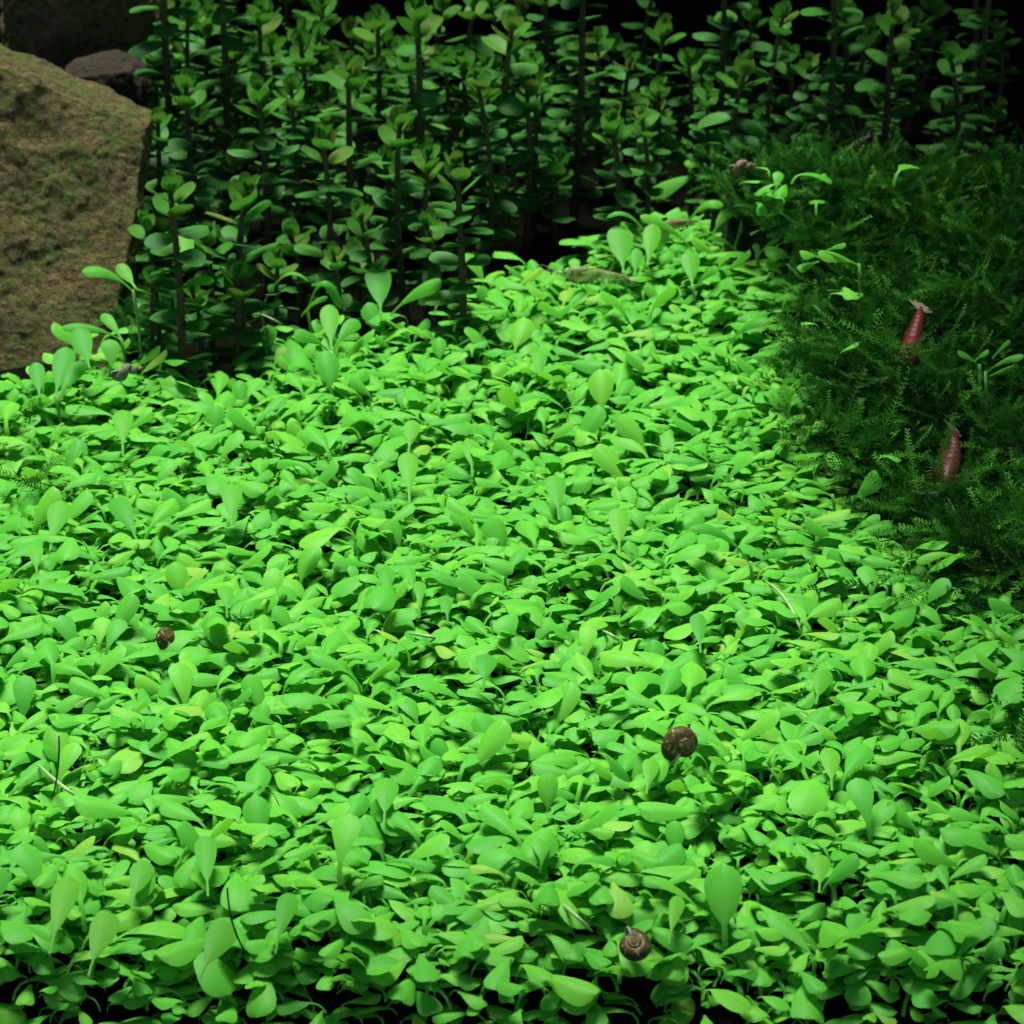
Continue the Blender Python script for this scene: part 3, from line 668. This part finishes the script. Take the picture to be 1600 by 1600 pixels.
M_LIP = mat_simple('shell_lip', (0.14, 0.16, 0.13), (0.22, 0.24, 0.21), 700, 0.3, 0.5, 0.1)
def shell_mesh(D, turns=4.1, k=0.105, drop=0.42, rcf=0.34, fat=0.29, nt=110, nr=18):
    """coiled shell of largest diameter about D (m), spire along +Z"""
    V = []; F = []; th1 = turns * 2 * math.pi
    for i in range(nt):
        th = th1 * i / (nt - 1); e = math.exp(k * (th - th1)); rc = e * rcf; rt = e * fat
        c = Vector((math.cos(th) * rc, math.sin(th) * rc, -e * drop)); rad = Vector((math.cos(th), math.sin(th), 0))
        g = 1 + 0.015 * math.sin(th * 14)
        for j in range(nr):
            a = 2 * math.pi * j / nr; V.append((c + (rad * math.cos(a) + Vector((0, 0, 1)) * math.sin(a) * 1.08) * rt * g) * (D / 1.22))
    for i in range(nt - 1):
        for j in range(nr): F.append((i * nr + j, i * nr + (j + 1) % nr, (i + 1) * nr + (j + 1) % nr, (i + 1) * nr + j))
    lip = [V[(nt - 1) * nr + j] for j in range(nr)]; cen = sum(lip, Vector((0, 0, 0))) / nr
    return [tuple(v) for v in V], F, lip, cen
def snail(px, py, z, D, rot, label, ms, elong=None, spin=0):
    P = on_y(px, py, surf(px, py + 14) - z)
    r = empty('snail', P); tag(r, label, 'snail')
    kw = dict(drop=1.25, fat=0.30, rcf=0.20, k=0.115) if elong else {}
    v, f, lip, cen = shell_mesh(D, **kw); E = Matrix.Rotation(R(rot[2]), 4, 'Z') @ Matrix.Rotation(R(rot[0]), 4, 'X') @ Matrix.Rotation(R(rot[1]), 4, 'Y') @ Matrix.Rotation(R(spin), 4, 'Z')
    mid = Vector([(max(q[i] for q in v) + min(q[i] for q in v)) / 2 for i in range(3)])
    tr = lambda p: tuple(E @ (Vector(p) - mid))
    a_ = np.tile(2 * np.pi * np.arange(18) / 18, len(v) // 18)
    sh = link('shell', mesh_np('shell', [tr(p) for p in v], f, ms, attrs={'seam': np.exp(-((a_ - 1.95) / 0.34) ** 2)}), r)
    ring = [Vector(tr(p)) for p in lip]; c = Vector(tr(cen))
    lv, lf = tube([c + (p - c) * 1.02 for p in ring] + [c + (ring[0] - c) * 1.02], D * 0.028, 6, False); link('lip', mesh_np('lip', lv, lf, M_LIP), sh)
    # fleshy foot spreading from the aperture
    nrm = (ring[4] - ring[0]).cross(ring[8] - ring[0]).normalized()
    fv = [tuple(c + (p - c) * 0.97) for p in ring]; n = len(fv); ff = []
    out = c - Vector((0, 0, D * 0.18))
    for t, s2 in ((0.4, 0.9), (0.75, 0.65), (1.0, 0.25)):
        fv += [tuple((c + (p - c) * s2).lerp(out + (p - c) * s2 * Vector((1, 1, 0.25)).length * 0.6, t)) for p in ring]
    for a in range(3):
        for j in range(n): ff.append((a * n + j, a * n + (j + 1) % n, (a + 1) * n + (j + 1) % n, (a + 1) * n + j))
    ff.append(tuple(3 * n + j for j in range(n)))
    link('foot', mesh_np('foot', fv, ff, M_FOOT), r); return r
snail(1060, 1160, 0.001, 0.0076, (78, 0, 22), 'dark brown speckled snail in the open on the carpet, right of centre', M_SHELL, spin=190)
snail(993, 1478, 0.005, 0.0066, (28, 0, 8), 'round brown snail with a pale band near the bottom edge', M_SHELL, spin=60)
snail(257, 995, -0.001, 0.0047, (65, 0, 60), 'small dark snail half hidden under leaves on the left', M_SHELL, spin=190)
snail(198, 582, 0.004, 0.0062, (0, 84, 10), 'smooth pale grey-green snail at the foot of the stone', M_SHELLP, True, 10)
snail(1160, 262, 0.004, 0.0062, (0, 80, -20), 'pale reddish snail at the top end of the moss', M_SHELLR, True, 10)

# ------------------------------------------------------------------ shrimps
def mat_shrimp(name, a, b, see=0.0, band=900):
    nd = N(name); co = nd.coord(); n1 = nd.noise(band, 4, 0.6, co)
    s = nd.bsdf(nd.mix(nd.rng(n1, 0.35, 0.65), a, b), 0.5, 0.25)
    if see:
        t = nd.n('BsdfTransparent'); m = nd.n('MixShader'); m.inputs[0].default_value = see; nd.l(s, m.inputs[1]); nd.l(t.outputs[0], m.inputs[2]); s = m.outputs[0]
    return nd.done(s)
M_SH_RED = mat_shrimp('red_shrimp_shell', (0.11, 0.006, 0.006), (0.045, 0.008, 0.006), 0.1, 420)
M_SH_BRN = mat_shrimp('red_brown_shrimp_shell', (0.075, 0.008, 0.006), (0.05, 0.03, 0.016), 0.15, 480)
M_SH_CLR = mat_shrimp('clear_shrimp_shell', (0.16, 0.24, 0.05), (0.24, 0.26, 0.08), 0.55)
M_SH_BCL = mat_shrimp('clear_brown_shrimp_shell', (0.20, 0.12, 0.05), (0.14, 0.14, 0.05), 0.4)
M_SH_GRY = mat_shrimp('greyish_shrimp_shell', (0.20, 0.12, 0.10), (0.16, 0.17, 0.15), 0.15)
M_FAN = mat_shrimp('clear_fan', (0.22, 0.22, 0.17), (0.30, 0.24, 0.18), 0.5)
M_EYE = mat_simple('black_eye', (0.004, 0.004, 0.004), (0.01, 0.008, 0.006), 500, 0.15, 0.6, 0.0)
M_GUT = mat_simple('dark_gut', (0.03, 0.012, 0.008), (0.06, 0.016, 0.01), 900, 0.6, 0.2, 0.0)
def shrimp(head, tail, Yh, Yt, label, ms, bend=0.0, gut=False, thick=1.0, upv=(0, 0, 1), body_up=None):
    H = on_y(head[0], head[1], Yh); T = on_y(tail[0], tail[1], Yt); L = (H - T).length; mid = (H + T) / 2
    r = empty('shrimp', mid); tag(r, label, 'shrimp')
    ax = (H - T).normalized(); up = Vector(body_up or upv); sd_ = up.cross(ax).normalized(); up = ax.cross(sd_)
    def Q(s, y, z): return ax * (0.5 - s) * L + sd_ * y * L + up * z * L
    prof = [(0.0, 0.002, 0.004), (0.06, 0.008, 0.014), (0.12, 0.035, 0.045), (0.18, 0.055, 0.065), (0.26, 0.068, 0.078), (0.34, 0.07, 0.08), (0.40, 0.066, 0.076), (0.405, 0.060, 0.07)]
    for j in range(6):
        s0 = 0.41 + j * 0.078; w = 0.066 * (1 - 0.115 * j); prof += [(s0, w * 1.08, w * 1.22), (s0 + 0.045, w * 1.06, w * 1.18), (s0 + 0.074, w * 0.84, w * 0.92)]
    prof += [(0.90, 0.018, 0.016), (0.95, 0.008, 0.007)]
    V = []; F = []; n = 14
    zc = lambda s: bend * math.sin(math.pi * min(max(s, 0), 1)) - bend * 0.5
    for s, w, h in prof:
        for k in range(n):
            a = 2 * math.pi * k / n; V.append(tuple(Q(s, math.cos(a) * w * thick, zc(s) + math.sin(a) * h * thick)))
    for i in range(len(prof) - 1):
        for k in range(n): F.append((i * n + k, i * n + (k + 1) % n, (i + 1) * n + (k + 1) % n, (i + 1) * n + k))
    F.append(tuple(range(n - 1, -1, -1))); F.append(tuple((len(prof) - 1) * n + k for k in range(n)))
    body = link('body', mesh_np('body', V, F, ms), r)
    # tail fan: five overlapping lobes
    V = []; F = []
    for a in (-38, -19, 0, 19, 38):
        b = len(V); c, s_ = math.cos(R(a)), math.sin(R(a)); z0 = zc(0.9) - abs(a) * 0.00012
        for l, w in ((0, 0.010), (0.05, 0.022), (0.10, 0.026), (0.125, 0.016), (0.135, 0.004)):
            for sg in (-1, 1): V.append(tuple(Q(0.89 + l * c, l * s_ + sg * w * c, z0 - l * 0.12)))
        for k in range(4): F.append((b + 2 * k, b + 2 * k + 1, b + 2 * k + 3, b + 2 * k + 2))
    link('tail_fan', mesh_np('tail_fan', V, F, M_FAN), r)
    for sg in (-1, 1):
        ev, ef = [], []
        c = Vector((0, 0, 0)); e0 = Q(0.105, sg * 0.045, zc(0.1) + 0.028)
        for i in range(7):
            a = math.pi * i / 6
            for k in range(8): ev.append(tuple(e0 + (ax * math.cos(a) + (sd_ * math.cos(k * math.pi / 4) + up * math.sin(k * math.pi / 4)) * math.sin(a)) * L * 0.017))
        for i in range(6):
            for k in range(8): ef.append((i * 8 + k, i * 8 + (k + 1) % 8, (i + 1) * 8 + (k + 1) % 8, (i + 1) * 8 + k))
        link('eye', mesh_np('eye', ev, ef, M_EYE), r)
        for q_, (fw, ou, uz) in enumerate(((0.26, 0.14, 0.10), (0.20, 0.24, -0.02))):
            v, f = tube(bez(Q(0.06, sg * 0.015, zc(0.06)), Q(-0.12, sg * ou * 0.5, zc(0) + uz), Q(-fw, sg * ou, zc(0) + uz * 0.6), 9), [L * 0.006 * (1 - 0.8 * i / 8) for i in range(9)], 4)
            link('antenna', mesh_np('antenna', v, f, M_FAN), r)
        for j in range(5):
            s0 = 0.20 + 0.045 * j
            v, f = tube([Q(s0, sg * 0.03, zc(s0) - 0.05), Q(s0 - 0.03, sg * 0.085, zc(s0) - 0.085), Q(s0 - 0.05 + 0.02 * j, sg * 0.10, zc(s0) - 0.15), Q(s0 - 0.04 + 0.025 * j, sg * 0.085, zc(s0) - 0.20)], [L * 0.008, L * 0.007, L * 0.005, L * 0.003], 5)
            link('leg', mesh_np('leg', v, f, ms), r)
        for j in range(4):
            s0 = 0.45 + 0.08 * j; w = 0.022
            vv = [tuple(Q(s0 + a, sg * 0.03, zc(s0) - 0.05 - b)) for a, b in ((-w, 0), (w, 0), (w * 1.4, 0.05), (w * 0.6, 0.085), (-w * 0.3, 0.05))]
            link('swimmeret', mesh_np('swimmeret', vv, [(0, 1, 2, 3, 4)], ms), r)
    if gut:
        v, f = tube([Q(s, 0, zc(s) + z) for s, z in ((0.15, 0.05), (0.22, 0.045), (0.32, 0.04), (0.42, 0.06), (0.55, 0.075), (0.68, 0.062), (0.8, 0.04), (0.88, 0.02))],
                    [L * q_ for q_ in (0.012, 0.02, 0.028, 0.016, 0.010, 0.009, 0.007, 0.004)], 7); link('gut', mesh_np('gut', v, f, M_GUT), r)
    return r
Ym = 0.535
shrimp((1410, 590), (1442, 472), surf(1415, 570) + 0.003, surf(1440, 490) + 0.005, 'deep red shrimp climbing on the dark moss', M_SH_RED, 0.03, thick=0.95, upv=(0.15, -1, 0.6))
shrimp((1472, 775), (1494, 664), surf(1475, 760) + 0.003, surf(1492, 690) + 0.005, 'reddish brown striped shrimp on the moss, lower of the two red ones', M_SH_BRN, 0.04, thick=1.05, upv=(0.4, -1, 0.5))
shrimp((868, 426), (990, 434), gY(430, 0.004) - 0.012, gY(430, 0.004) - 0.010, 'see-through shrimp with a dark line along its back, at the carpet\'s back edge', M_SH_CLR, 0.03, True, 1.2)
shrimp((1018, 358), (1095, 344), gY(375, 0.004) - 0.002, gY(375, 0.004) + 0.002, 'see-through brownish shrimp behind the arching leaves at the carpet\'s back', M_SH_BCL, 0.04, False, 1.3)
shrimp((1358, 212), (1312, 246), 0.775, 0.769, 'blurred greyish pink shrimp in the dark above the moss', M_SH_GRY, 0.03, False, 1.2)
